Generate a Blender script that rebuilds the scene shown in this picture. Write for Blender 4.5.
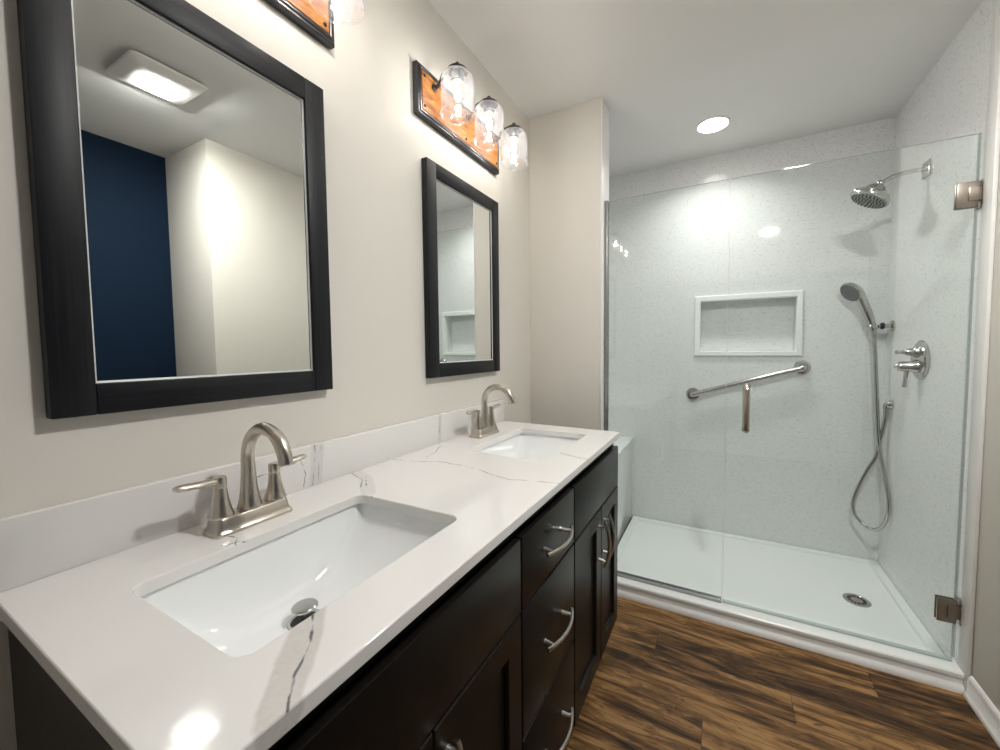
import bpy, bmesh, math, random
from mathutils import Vector, Matrix

for o in list(bpy.data.objects):
    bpy.data.objects.remove(o)
SC = bpy.context.scene
COL = SC.collection
PI = math.pi
V = Vector

# ------------------------------------------------------------------ camera, world, exposure
FOC, PITCH, YAW, ROLL, CX, CY = 392.06, .0521, .4851, -.0085, 515.0, 368.7
cam_data = bpy.data.cameras.new('camera')
cam = bpy.data.objects.new('camera', cam_data)
COL.objects.link(cam)
cam_data.sensor_fit = 'HORIZONTAL'
cam_data.sensor_width = 36.0
cam_data.lens = FOC * 36.0 / 1000.0
cam_data.shift_x = (500 - CX) / 1000.0
cam_data.shift_y = (CY - 375) / 1000.0
cam_data.clip_start = 0.01
fw = V((-math.sin(YAW) * math.cos(PITCH), math.cos(YAW) * math.cos(PITCH), -math.sin(PITCH)))
rt0 = V((math.cos(YAW), math.sin(YAW), 0))
up0 = rt0.cross(fw)
rt = rt0 * math.cos(ROLL) + up0 * math.sin(ROLL)
up = up0 * math.cos(ROLL) - rt0 * math.sin(ROLL)
mw = Matrix((rt, up, -fw)).transposed().to_4x4()
mw.translation = V((.94, 0, 1.27))
cam.matrix_world = mw
SC.camera = cam

world = bpy.data.worlds.new('world')
SC.world = world
world.use_nodes = True
world.node_tree.nodes['Background'].inputs[0].default_value = (.75, .76, .78, 1)
world.node_tree.nodes['Background'].inputs[1].default_value = .05

SC.view_settings.view_transform = 'Standard'
SC.view_settings.look = 'None'
SC.view_settings.gamma = 1.0
SC.view_settings.use_curve_mapping = False
SC.view_settings.exposure = 1.46
SC.cycles.max_bounces = 14
SC.cycles.diffuse_bounces = 7
SC.cycles.glossy_bounces = 6
SC.cycles.transparent_max_bounces = 24

FAN_STRENGTH = 185.0        # ceiling fan's lamp
CAN_STRENGTH = 6.0        # recessed shower lamp
CAN_BEAM = 2.2               # the downward beam of the same lamp, watts
BULB_STRENGTH = 105.0      # filaments of the vanity lamps

# ------------------------------------------------------------------ node helpers
class NT:
    def __init__(self, name):
        self.m = bpy.data.materials.new(name)
        self.m.use_nodes = True
        self.t = self.m.node_tree
        self.t.nodes.clear()
        self.out = self.t.nodes.new('ShaderNodeOutputMaterial')
    def n(self, kind, **kw):
        nd = self.t.nodes.new(kind)
        for k, v in kw.items():
            setattr(nd, k, v)
        return nd
    def put(self, sock, val):
        if hasattr(val, 'is_output'):
            self.t.links.new(val, sock)
        else:
            sock.default_value = val
    def math(self, op, a, b=0.0, c=None, clamp=False):
        nd = self.n('ShaderNodeMath', operation=op, use_clamp=clamp)
        self.put(nd.inputs[0], a)
        self.put(nd.inputs[1], b)
        if c is not None:
            self.put(nd.inputs[2], c)
        return nd.outputs[0]
    def vec(self, op, a, b=None, scale=None, out=0):
        nd = self.n('ShaderNodeVectorMath', operation=op)
        self.put(nd.inputs[0], a)
        if b is not None:
            self.put(nd.inputs[1], b)
        if scale is not None:
            self.put(nd.inputs['Scale'], scale)
        return nd.outputs[out]
    def coord(self):
        return self.n('ShaderNodeTexCoord').outputs['Object']
    def sep(self, v):
        nd = self.n('ShaderNodeSeparateXYZ')
        self.put(nd.inputs[0], v)
        return nd.outputs
    def comb(self, x, y, z):
        nd = self.n('ShaderNodeCombineXYZ')
        for i, q in enumerate((x, y, z)):
            self.put(nd.inputs[i], q)
        return nd.outputs[0]
    def noise(self, vec, scale, detail=3, rough=.5, dist=0.0):
        nd = self.n('ShaderNodeTexNoise')
        self.put(nd.inputs['Vector'], vec)
        nd.inputs['Scale'].default_value = scale
        nd.inputs['Detail'].default_value = detail
        nd.inputs['Roughness'].default_value = rough
        nd.inputs['Distortion'].default_value = dist
        return nd.outputs['Fac'], nd.outputs['Color']
    def ramp(self, fac, stops, interp='LINEAR'):
        nd = self.n('ShaderNodeValToRGB')
        nd.color_ramp.interpolation = interp
        e = nd.color_ramp.elements
        while len(e) < len(stops):
            e.new(.5)
        for el, (p, c) in zip(e, stops):
            el.position = p
            el.color = (c, c, c, 1) if isinstance(c, (int, float)) else (*c, 1)
        self.put(nd.inputs[0], fac)
        return nd.outputs[0]
    def mix(self, fac, a, b, blend='MIX'):
        nd = self.n('ShaderNodeMix', data_type='RGBA', blend_type=blend)
        self.put(nd.inputs[0], fac)
        for s, q in ((6, a), (7, b)):
            if not hasattr(q, 'is_output') and len(q) == 3:
                q = (*q, 1)
            self.put(nd.inputs[s], q)
        return nd.outputs[2]
    def bump(self, h, strength, dist=.002):
        nd = self.n('ShaderNodeBump')
        nd.inputs['Strength'].default_value = strength
        nd.inputs['Distance'].default_value = dist
        self.put(nd.inputs['Height'], h)
        return nd.outputs[0]
    def bsdf(self, color, rough=.5, metal=0.0, spec=.5, normal=None, coat=0.0, aniso=0.0):
        nd = self.n('ShaderNodeBsdfPrincipled')
        if not hasattr(color, 'is_output') and len(color) == 3:
            color = (*color, 1)
        self.put(nd.inputs['Base Color'], color)
        self.put(nd.inputs['Roughness'], rough)
        self.put(nd.inputs['Metallic'], metal)
        nd.inputs['Specular IOR Level'].default_value = spec
        nd.inputs['Coat Weight'].default_value = coat
        nd.inputs['Coat Roughness'].default_value = .08
        nd.inputs['Anisotropic'].default_value = aniso
        if normal is not None:
            self.put(nd.inputs['Normal'], normal)
        self.put(self.out.inputs[0], nd.outputs[0])
        return self.m

def paint(name, col, rough=.55, bump=.12, spec=.35):
    t = NT(name)
    c = t.coord()
    f, _ = t.noise(c, 260, 2)
    g, _ = t.noise(c, 3, 2)
    k = t.mix(t.math('MULTIPLY', g, .1), col, tuple(x * .9 for x in col))
    return t.bsdf(k, rough, 0, spec, t.bump(f, bump, .001))

def metal(name, col, rough, streak=.0, bump=.0):
    t = NT(name)
    if not streak:
        return t.bsdf(col, rough, 1.0, .5)
    c = t.coord()
    s = t.vec('MULTIPLY', c, (900, 900, 40))
    f, _ = t.noise(s, 1, 2)
    r = t.math('ADD', t.math('MULTIPLY', f, streak), rough - streak * .5)
    return t.bsdf(col, r, 1.0, .5, t.bump(f, bump, .0004) if bump else None)

def emit(name, col, strength):
    t = NT(name)
    nd = t.n('ShaderNodeEmission')
    nd.inputs[0].default_value = (*col, 1)
    nd.inputs[1].default_value = strength
    t.put(t.out.inputs[0], nd.outputs[0])
    return t.m

def clear_glass(name, tint, rough=.0, ior=1.48, wavy=0.0, gloss=1.0, haze=0.0):
    """thin clear glass: passes light straight on, mirrors a Fresnel share of it"""
    t = NT(name)
    nrm = None
    if wavy:
        c = t.coord()
        f, _ = t.noise(c, 45, 2)
        nrm = t.bump(f, wavy, .004)
    geo = t.n('ShaderNodeNewGeometry')
    io = t.math('ADD', ior, t.math('MULTIPLY', geo.outputs['Backfacing'], 1.0 / ior - ior))
    fr = t.n('ShaderNodeFresnel')
    t.put(fr.inputs[0], io)
    tr = t.n('ShaderNodeBsdfTransparent')
    tr.inputs[0].default_value = (*tint, 1)
    gl = t.n('ShaderNodeBsdfGlossy')
    gl.inputs['Roughness'].default_value = rough
    gl.inputs[0].default_value = (1, 1, 1, 1)
    if nrm is not None:
        t.put(gl.inputs['Normal'], nrm)
        t.put(fr.inputs['Normal'], nrm)
    mx = t.n('ShaderNodeMixShader')
    t.put(mx.inputs[0], t.math('MULTIPLY', fr.outputs[0], gloss, clamp=True))
    t.put(mx.inputs[1], tr.outputs[0])
    t.put(mx.inputs[2], gl.outputs[0])
    last = mx.outputs[0]
    if haze:                       # seeds scatter a little light; the white mixed in also imitates bulb glow
        tl = t.n('ShaderNodeBsdfTranslucent')
        tl.inputs[0].default_value = (.9, .92, 1, 1)
        df = t.n('ShaderNodeBsdfDiffuse')
        df.inputs[0].default_value = (.9, .92, 1, 1)
        m2 = t.n('ShaderNodeMixShader')
        t.put(m2.inputs[1], tl.outputs[0]); t.put(m2.inputs[2], df.outputs[0])
        m3 = t.n('ShaderNodeMixShader')
        sd, _ = t.noise(t.coord(), 60, 3)
        t.put(m3.inputs[0], t.math('MULTIPLY', t.ramp(sd, [(.40, .25), (.75, 1.0)]), haze * 2))
        t.put(m3.inputs[1], last); t.put(m3.inputs[2], m2.outputs[0])
        last = m3.outputs[0]
    t.put(t.out.inputs[0], last)
    return t.m

def mat_floor():
    t = NT('plank_floor')
    x, y, z = t.sep(t.coord())
    W, L = .127, 1.22
    ry = t.math('DIVIDE', t.math('SUBTRACT', y, 1.80), W)
    row = t.math('FLOOR', ry)
    fy = t.math('FRACT', ry)
    xs = t.math('DIVIDE', t.math('ADD', t.math('SUBTRACT', x, .713), t.math('MULTIPLY', t.math('ADD', row, 1.0), .47)), L)
    col = t.math('FLOOR', xs)
    fx = t.math('FRACT', xs)
    wn = t.n('ShaderNodeTexWhiteNoise', noise_dimensions='2D')
    t.put(wn.inputs['Vector'], t.comb(t.math('ADD', row, 7.3), t.math('ADD', col, 2.1), 0))
    rnd = wn.outputs['Value']
    sh = t.math('MULTIPLY', rnd, 37.0)
    streak, _ = t.noise(t.comb(t.math('ADD', t.math('MULTIPLY', x, 2.0), sh), t.math('MULTIPLY', y, 15.0), sh), 1, 5, .64, 2.0)
    fine, _ = t.noise(t.comb(t.math('ADD', t.math('MULTIPLY', x, 5.0), sh), t.math('MULTIPLY', y, 150.0), sh), 1, 4, .65, .3)
    knot, _ = t.noise(t.comb(t.math('ADD', t.math('MULTIPLY', x, 6.0), sh), t.math('MULTIPLY', y, 26.0), 3.0), 1, 5, .7, 2.0)
    v = t.math('ADD', t.math('MULTIPLY', streak, 1.15), t.math('MULTIPLY', t.math('SUBTRACT', rnd, .5), .20))
    v = t.math('ADD', v, t.math('MULTIPLY', t.math('SUBTRACT', fine, .5), .42))
    v = t.math('SUBTRACT', v, .05)
    c = t.ramp(v, [(.28, (.020, .011, .006)), (.42, (.075, .038, .016)), (.54, (.175, .090, .034)), (.66, (.33, .18, .070)), (.9, (.44, .26, .11))])
    kn = t.ramp(knot, [(.34, 1.0), (.44, 0.0)])
    c = t.mix(t.math('MULTIPLY', kn, .7), c, (.02, .012, .008))
    e1 = t.math('MINIMUM', fy, t.math('SUBTRACT', 1.0, fy))
    e2 = t.math('MULTIPLY', t.math('MINIMUM', fx, t.math('SUBTRACT', 1.0, fx)), L / W)
    e = t.math('MINIMUM', e1, e2)
    seam = t.math('LESS_THAN', e, .009)
    c = t.mix(t.math('MULTIPLY', seam, .6), c, (.012, .008, .005))
    h = t.math('SUBTRACT', t.math('MULTIPLY', fine, .4), seam)
    return t.bsdf(c, t.math('ADD', .34, t.math('MULTIPLY', fine, .2)), 0, .22, t.bump(h, .25, .001))

def mat_surround():
    t = NT('stone_shower_panel')
    c = t.coord()
    a, _ = t.noise(t.vec('MULTIPLY', c, (.8, .8, 1.5)), 86, 4, .68)
    b, _ = t.noise(c, 4, 3)
    d, _ = t.noise(c, 220, 2)
    spk = t.ramp(a, [(.33, 1.0), (.45, 0.0)])
    k = t.mix(t.math('MULTIPLY', spk, .66), (.79, .80, .795), (.42, .43, .44))
    wh = t.ramp(a, [(.58, 0.0), (.70, 1.0)])
    k = t.mix(t.math('MULTIPLY', wh, .5), k, (.87, .88, .88))
    k = t.mix(t.math('MULTIPLY', b, .25), k, (.70, .705, .71))
    return t.bsdf(k, .06, 0, .22, t.bump(d, .015, .0006))

def mat_quartz(name, origin, veins, bands):
    t = NT(name)
    co = t.vec('ADD', t.coord(), origin)
    _, n1 = t.noise(co, 22, 3, .55)
    wob = t.vec('SCALE', t.vec('SUBTRACT', n1, (.5, .5, .5)), scale=.014)
    p = t.vec('ADD', co, wob)
    def dist(pts, q):
        best = None
        for a, b in zip(pts[:-1], pts[1:]):
            a, b = V(a), V(b)
            ba = b - a
            pa = t.vec('SUBTRACT', q, tuple(a))
            h = t.math('MULTIPLY', t.vec('DOT_PRODUCT', pa, tuple(ba / ba.length_squared), out=1), 1.0, clamp=True)
            d = t.vec('DISTANCE', pa, t.vec('SCALE', tuple(ba), scale=h), out=1)
            best = d if best is None else t.math('MINIMUM', best, d)
        return best
    cl, _ = t.noise(co, 7, 4, .6)
    base = t.mix(t.math('MULTIPLY', cl, .30), (.79, .775, .76), (.74, .725, .71))
    fine, _ = t.noise(co, 160, 3)
    for pts, hw, colr, amt in bands:
        d = dist(pts, p)
        m = t.ramp(t.math('DIVIDE', d, hw), [(.80, 1.0), (1.0, 0.0)])
        m = t.math('MULTIPLY', m, t.math('ADD', amt - .18, t.math('MULTIPLY', fine, .36)), clamp=True)
        base = t.mix(m, base, colr)
    for pts, hw, amt in veins:
        d = dist(pts, p)
        br, _ = t.noise(co, 38, 2)
        m = t.ramp(t.math('DIVIDE', d, hw), [(.35, 1.0), (1.0, 0.0)])
        m = t.math('MULTIPLY', t.math('MULTIPLY', m, amt), t.math('ADD', .75, t.math('MULTIPLY', br, .6)), clamp=True)
        base = t.mix(m, base, (.13, .135, .15))
    b, _ = t.noise(co, 120, 2)
    return t.bsdf(base, .085, 0, .5, t.bump(b, .13, .0006))

def mat_black_wood(name, axis, lo=(.006, .0068, .009), hi=(.014, .015, .018)):
    t = NT(name)
    s = [160.0, 160.0, 160.0]
    s[axis] = 5.0
    f, _ = t.noise(t.vec('MULTIPLY', t.coord(), tuple(s)), 1, 4, .6, .4)
    c = t.mix(t.ramp(f, [(.35, 0.0), (.72, 1.0)]), lo, hi)
    return t.bsdf(c, .45, 0, .28, t.bump(f, .12, .0008))

def mat_orange_wood():
    t = NT('amber_barn_wood')
    c = t.coord()
    f, _ = t.noise(t.vec('MULTIPLY', c, (30, 9, 60)), 1, 5, .65, 1.2)
    g, _ = t.noise(t.vec('MULTIPLY', c, (40, 20, 300)), 1, 3, .6)
    v = t.math('ADD', t.math('MULTIPLY', f, .75), t.math('MULTIPLY', g, .3))
    col = t.ramp(v, [(.30, (.05, .016, .005)), (.46, (.20, .068, .017)), (.60, (.38, .165, .045)), (.8, (.54, .29, .11))])
    return t.bsdf(col, .5, 0, .4, t.bump(v, .2, .001))

M = {}
M['wall'] = paint('greige_wall_paint', (.73, .70, .64))
M['cream'] = paint('cream_wall_paint', (.66, .64, .575))
M['navy'] = paint('navy_wall_paint', (.004, .014, .032), .7, .1, .12)
M['ceiling'] = paint('ceiling_paint', (.76, .76, .745), .8, .2)
M['trim'] = paint('white_trim_paint', (.82, .81, .79), .35, .02)
M['surround'] = mat_surround()
M['acrylic'] = paint('white_acrylic', (.86, .88, .87), .28, .02)
M['porcelain'] = NT('white_porcelain').bsdf((.84, .855, .855), .07, 0, .5, None, .3)
M['nickel'] = metal('brushed_nickel', (.58, .53, .47), .30)
M['pull'] = metal('satin_nickel', (.66, .635, .60), .28)
M['chrome'] = metal('polished_nickel', (.54, .53, .51), .19)
M['bronze'] = metal('satin_bronze_nickel', (.36, .315, .27), .32)
M['steel'] = metal('dark_channel_metal', (.42, .42, .42), .28, .08)
M['black_metal'] = NT('black_iron').bsdf((.018, .018, .019), .40, .0, .5)
M['tray_metal'] = metal('gunmetal', (.10, .10, .105), .40, .1, .04)
M['black'] = NT('black_recess').bsdf((.004, .004, .004), .5)
M['grey_rubber'] = NT('dark_nozzle').bsdf((.07, .075, .075), .5)
M['cabinet'] = mat_black_wood('espresso_cabinet', 2, (.0055, .0046, .0040), (.009, .0075, .0066))
M['cabinet'].node_tree.nodes['Principled BSDF'].inputs['Roughness'].default_value = .34
M['cabinet'].node_tree.nodes['Principled BSDF'].inputs['Specular IOR Level'].default_value = .22
M['frame_v'] = mat_black_wood('black_frame_upright_grain', 2)
M['frame_h'] = mat_black_wood('black_frame_level_grain', 1)
M['mirror'] = NT('silvered_glass').bsdf((.86, .88, .865), .008, 1.0)
M['edge_bead'] = NT('pale_mirror_bead').bsdf((.62, .63, .62), .3, 0, .5)
M['glass'] = clear_glass('shower_glass', (.955, .978, .968))
M['glass_edge'] = NT('glass_edge').bsdf((.60, .63, .62), .15, 0, .5)
M['shade_glass'] = clear_glass('seeded_clear_glass', (.97, .975, .985), .03, 1.5, .35, 1.8, .032)
M['bulb_glass'] = clear_glass('bulb_glass', (.98, .97, .95), .02, 1.45)
M['filament'] = emit('glowing_filament', (1.0, .95, .88), BULB_STRENGTH)
M['fan_lens'] = emit('fan_lamp_lens', (1.0, .985, .96), FAN_STRENGTH)
M['can_lens'] = emit('recessed_lamp_lens', (1.0, .97, .92), CAN_STRENGTH)
M['bulb_base'] = NT('brass_bulb_base').bsdf((.80, .62, .34), .3, 1.0)
M['grey_metal'] = metal('grey_socket', (.30, .30, .31), .4, .1)
M['board'] = mat_orange_wood()
M['board_edge'] = NT('pale_board_edge').bsdf((.45, .40, .36), .5)
M['floor'] = mat_floor()

# ------------------------------------------------------------------ mesh helpers
def box(bm, x0, x1, y0, y1, z0, z1, bev=0.0, seg=2):
    r = bmesh.ops.create_cube(bm, size=1.0)
    vs = r['verts']
    for v in vs:
        v.co = V(((x0 + x1) / 2 + v.co.x * (x1 - x0), (y0 + y1) / 2 + v.co.y * (y1 - y0), (z0 + z1) / 2 + v.co.z * (z1 - z0)))
    if bev:
        es = list({e for v in vs for e in v.link_edges})
        bmesh.ops.bevel(bm, geom=es, offset=bev, segments=seg, profile=.5, affect='EDGES')
    return bm

def bx(*a, **k):
    return box(bmesh.new(), *a, **k)

def frame_of(axis):
    a = V(axis).normalized()
    h = V((0, 0, 1)) if abs(a.z) < .9 else V((1, 0, 0))
    u = a.cross(h).normalized()
    return a, u, a.cross(u).normalized()

def lathe(bm, base, axis, prof, n=28, cap0=True, cap1=True):
    """prof: list of (distance along axis, radius)"""
    a, u, w = frame_of(axis)
    base = V(base)
    rings = []
    for d, r in prof:
        rings.append([bm.verts.new(base + a * d + (u * math.cos(2 * PI * i / n) + w * math.sin(2 * PI * i / n)) * max(r, 1e-5)) for i in range(n)])
    for A, B in zip(rings[:-1], rings[1:]):
        for i in range(n):
            bm.faces.new((A[i], A[(i + 1) % n], B[(i + 1) % n], B[i]))
    if cap0:
        bm.faces.new(list(reversed(rings[0])))
    if cap1:
        bm.faces.new(rings[-1])
    return bm

def smooth_path(pts, k=8):
    pts = [V(p) for p in pts]
    out = []
    for i in range(len(pts) - 1):
        p0 = pts[max(i - 1, 0)]
        p1, p2 = pts[i], pts[i + 1]
        p3 = pts[min(i + 2, len(pts) - 1)]
        for j in range(k):
            t = j / k
            out.append(.5 * ((2 * p1) + (p2 - p0) * t + (2 * p0 - 5 * p1 + 4 * p2 - p3) * t * t + (3 * p1 - p0 - 3 * p2 + p3) * t ** 3))
    out.append(pts[-1])
    return out

def tube(bm, path, rad, n=14, ry=None, caps=True):
    """sweep a circle (or ellipse rad x ry) along path; rad may be a function of 0..1"""
    path = [V(p) for p in path]
    m = len(path)
    tang = []
    for i in range(m):
        tang.append((path[min(i + 1, m - 1)] - path[max(i - 1, 0)]).normalized())
    _, u, w = frame_of(tang[0])
    rings = []
    for i in range(m):
        t = tang[i]
        u = (u - t * u.dot(t)).normalized()
        w = t.cross(u)
        f = i / max(m - 1, 1)
        r = rad(f) if callable(rad) else rad
        r2 = r if ry is None else (ry(f) if callable(ry) else ry)
        rings.append([bm.verts.new(path[i] + u * math.cos(2 * PI * k / n) * r + w * math.sin(2 * PI * k / n) * r2) for k in range(n)])
    for A, B in zip(rings[:-1], rings[1:]):
        for i in range(n):
            bm.faces.new((A[i], A[(i + 1) % n], B[(i + 1) % n], B[i]))
    if caps:
        bm.faces.new(list(reversed(rings[0])))
        bm.faces.new(rings[-1])
    return bm

def rrect(x0, x1, y0, y1, r, k=6):
    pts = []
    for cx, cy, a0 in ((x1 - r, y1 - r, 0), (x0 + r, y1 - r, PI / 2), (x0 + r, y0 + r, PI), (x1 - r, y0 + r, 1.5 * PI)):
        for i in range(k + 1):
            a = a0 + PI / 2 * i / k
            pts.append((cx + r * math.cos(a), cy + r * math.sin(a)))
    return pts

def loft(bm, rings, cap0=True, cap1=True):
    R = [[bm.verts.new(p) for p in ring] for ring in rings]
    n = len(R[0])
    for A, B in zip(R[:-1], R[1:]):
        for i in range(n):
            bm.faces.new((A[i], A[(i + 1) % n], B[(i + 1) % n], B[i]))
    if cap0:
        bm.faces.new(list(reversed(R[0])))
    if cap1:
        bm.faces.new(R[-1])
    return bm

def plate_holes(bm, outer, holes, to3, depth_vec):
    """flat plate with holes: 2-D loops mapped by to3, then given thickness along depth_vec"""
    edges = []
    for loop in [outer] + holes:
        vs = [bm.verts.new(to3(p)) for p in loop]
        for a, b in zip(vs, vs[1:] + vs[:1]):
            edges.append(bm.edges.new((a, b)))
    r = bmesh.ops.triangle_fill(bm, use_beauty=True, use_dissolve=False, edges=edges)
    fs = [g for g in r['geom'] if isinstance(g, bmesh.types.BMFace)]
    ex = bmesh.ops.extrude_face_region(bm, geom=fs, use_keep_orig=True)
    nv = [g for g in ex['geom'] if isinstance(g, bmesh.types.BMVert)]
    bmesh.ops.translate(bm, verts=nv, vec=depth_vec)
    return bm

def mesh_obj(name, bm, mats, parent=None, off=(0, 0, 0), smooth=35.0, recalc=True):
    off = V(off)
    if recalc:
        bmesh.ops.recalc_face_normals(bm, faces=bm.faces)
    if off.length:
        bmesh.ops.translate(bm, verts=bm.verts, vec=-off)
    me = bpy.data.meshes.new(name)
    bm.to_mesh(me)
    bm.free()
    for m in (mats if isinstance(mats, (list, tuple)) else [mats]):
        me.materials.append(m)
    if smooth:
        me.polygons.foreach_set('use_smooth', [True] * len(me.polygons))
        me.set_sharp_from_angle(angle=math.radians(smooth))
    o = bpy.data.objects.new(name, me)
    COL.objects.link(o)
    if parent is not None:
        o.parent = parent
    else:
        o.location = off
    return o

def tag(o, label, cat, group=None):
    o['label'] = label
    o['category'] = cat
    if group:
        o['group'] = group
    return o

class Thing:
    """an Empty at the thing's base; parts are built in room coordinates"""
    def __init__(self, name, loc, label, cat, group=None):
        self.off = V(loc)
        self.root = bpy.data.objects.new(name, None)
        self.root.empty_display_size = .05
        self.root.location = self.off
        COL.objects.link(self.root)
        tag(self.root, label, cat, group)
    def part(self, name, bm, mat, parent=None, label=None, **k):
        o = mesh_obj(name, bm, mat, parent or self.root, self.off, **k)
        if parent is None:
            pass
        if label:
            o['label'] = label
        return o

def solid(name, label, cat, bm, mat, off, group=None, **k):
    return tag(mesh_obj(name, bm, mat, None, off, **k), label, cat, group)

def copy_tree(o, parent=None):
    c = o.copy()
    COL.objects.link(c)
    if parent is not None:
        c.parent = parent
    for ch in list(o.children):
        copy_tree(ch, c)
    return c

def struct(name, bm, mat, off=(0, 0, 0), label=None, **k):
    o = mesh_obj(name, bm, mat, None, off, **k)
    o['kind'] = 'structure'
    if label:
        o['label'] = label
    return o

# ------------------------------------------------------------------ the room shell
XR, YP, YB, ZC, YN = 1.755, 1.985, 2.895, 2.50, -1.2
struct('floor', bx(-.1, 2.45, YN - .1, 3.1, -.1, 0), M['floor'], label='dark brown and tan wood plank floor')
struct('ceiling', bx(-.1, 2.45, YN - .1, 3.1, ZC, ZC + .1), M['ceiling'], label='pale grey painted ceiling')
struct('wall_left', bx(-.1, 0, YN - .1, 3.1, 0, ZC), M['wall'], label='greige painted wall behind the vanity')
struct('wall_partition', bx(0, .392, 1.969, 2.10, 0, ZC, .003), M['wall'], label='short greige wall between vanity and shower')
struct('wall_right', bx(XR, 2.45, 1.235, 3.1, 0, ZC, .004), M['cream'], label='cream painted wall right of the shower door')
struct('wall_alcove', bx(2.25, 2.45, YN - .1, 1.235, 0, ZC), M['navy'], label='dark navy wall seen in the near mirror')
struct('wall_rear', bx(0, 2.25, YN - .1, YN, 0, ZC), M['ceiling'])  # unseen wall behind the camera, set near and pale to bounce light forward
# surround panels of the shower; the back one has the niche hole
bm = bmesh.new()
NX0, NX1, NZ0, NZ1 = .812, 1.336, 1.240, 1.566
plate_holes(bm, [(0, 0), (1.749, 0), (1.749, ZC), (0, ZC)], [[(NX0, NZ0), (NX1, NZ0), (NX1, NZ1), (NX0, NZ1)]],
            lambda p: V((p[0], YB, p[1])), V((0, .012, 0)))
struct('wall_shower_back', bm, M['surround'], label='speckled grey stone look panel at the back of the shower', smooth=0)
bm = bmesh.new()
NOTCH = .115
plate_holes(bm, [(-.1, 0), (2.45, 0), (2.45, ZC), (-.1, ZC)], [[(NX0, NZ0), (NX1, NZ0), (NX1, NZ1), (NX0, NZ1)]],
            lambda p: V((p[0], YB + .012, p[1])), V((0, .10, 0)))
box(bm, NX0 - .02, NX1 + .02, YB + .112, YB + .14, NZ0 - .02, NZ1 + .02)
struct('wall_back', bm, M['surround'], smooth=0)
struct('wall_shower_right', bx(1.749, XR, 2.00, YB, 0, ZC), M['surround'], label='speckled pale panel carrying the shower fittings')
struct('wall_shower_left', bx(0, .006, 2.10, YB, 0, ZC), M['surround'])
struct('wall_shower_front', bx(.006, .392, 2.10, 2.106, 0, ZC), M['surround'])
# trims
struct('trim_1', bx(.392, .4005, 1.969, 2.106, .075, ZC, .002), M['trim'], label='white edge strip on the end of the short wall')
struct('trim_2', bx(XR - .013, XR, 1.955, 2.015, 0, ZC, .004), M['trim'], label='white upright strip at the edge of the shower panel')

def base_profile(path_pts, inward, name, label):
    """baseboard swept along a straight run: board with eased top and a shoe moulding"""
    (xa, ya), (xb, yb) = path_pts
    ix, iy = inward
    prof = [(0, 0), (.020, 0), (.020, .008), (.017, .016), (.013, .020), (.012, .055), (.010, .062), (.011, .068), (.007, .078), (.003, .082), (0, .082)]
    b = bmesh.new()
    ra = [b.verts.new((xa + ix * d, ya + iy * d, z)) for d, z in prof]
    rb = [b.verts.new((xb + ix * d, yb + iy * d, z)) for d, z in prof]
    n = len(prof)
    for i in range(n):
        b.faces.new((ra[i], ra[(i + 1) % n], rb[(i + 1) % n], rb[i]))
    b.faces.new(ra)
    b.faces.new(list(reversed(rb)))
    return struct(name, b, M['trim'], label=label, smooth=50)
base_profile([(XR, 1.215), (XR, 1.952)], (-1, 0), 'baseboard_right', 'white baseboard along the cream right wall')
base_profile([(XR, 1.235), (2.25, 1.235)], (0, -1), 'baseboard_return', None)
base_profile([(0, YN), (0, .13)], (1, 0), 'baseboard_left', None)
base_profile([(0.02, 1.969), (.385, 1.969)], (0, -1), 'baseboard_partition', None)
# quarter round along the foot of the shower curb
bm = bmesh.new()
prof = [(0, 0), (.018, 0), (.018, .006), (.015, .015), (.009, .022), (0, .025)]
ra = [bm.verts.new((.405, 1.974 - d, z)) for d, z in prof]
rb = [bm.verts.new((1.7418, 1.974 - d, z)) for d, z in prof]
for i in range(len(prof)):
    j = (i + 1) % len(prof)
    bm.faces.new((ra[i], ra[j], rb[j], rb[i]))
bm.faces.new(ra); bm.faces.new(list(reversed(rb)))
struct('trim_3', bm, M['trim'], label='white quarter round moulding at the foot of the shower curb', smooth=50)

# ------------------------------------------------------------------ shower
pan = Thing('shower_pan', (1.08, 2.42, 0), 'white low shower pan with raised front curb and round drain', 'shower pan')
bm = bmesh.new()
PX0, PX1, PY0, PY1 = .386, 1.748, 1.968, 2.893
def ring(ix0, ix1, iy0, iy1, z):
    return [(PX0 + ix0, PY0 + iy0, z), (PX1 - ix1, PY0 + iy0, z), (PX1 - ix1, PY1 - iy1, z), (PX0 + ix0, PY1 - iy1, z)]
CH, RIM, LOW = .070, .036, .020
rings = [ring(0, 0, .02, 0, 0), ring(0, 0, .02, 0, RIM - .003), ring(.003, .003, .023, .003, RIM), ring(.034, .036, .085, .032, RIM), ring(.038, .040, .089, .036, RIM - .003),
         ring(.042, .044, .094, .040, LOW + .003), ring(.052, .054, .106, .050, LOW)]
loft(bm, rings)
# the raised front curb with its rounded nosing
prof = [(.006, 0), (.006, .046), (.001, .052), (0, .058), (.001, .065), (.006, .0695), (.012, CH), (.076, CH), (.080, .067), (.084, .058), (.090, LOW - .002), (.090, 0)]
ra = [bm.verts.new((PX0, PY0 + d, z)) for d, z in prof]
rb = [bm.verts.new((PX1 - .004, PY0 + d, z)) for d, z in prof]
for i in range(len(prof)):
    k = (i + 1) % len(prof)
    bm.faces.new((ra[i], ra[k], rb[k], rb[i]))
bm.faces.new(ra); bm.faces.new(list(reversed(rb)))
pan.part('basin', bm, M['acrylic'], smooth=28)
dr = (1.547, 2.424, LOW)
bm = lathe(bmesh.new(), dr, (0, 0, 1), [(0, .054), (.003, .054), (.0045, .050), (.0045, .044), (.003, .042), (.003, .020), (.004, .018), (.004, .001)], 40)
d = pan.part('drain', bm, M['chrome'], label='round brushed metal drain')
bm = bmesh.new()
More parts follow.
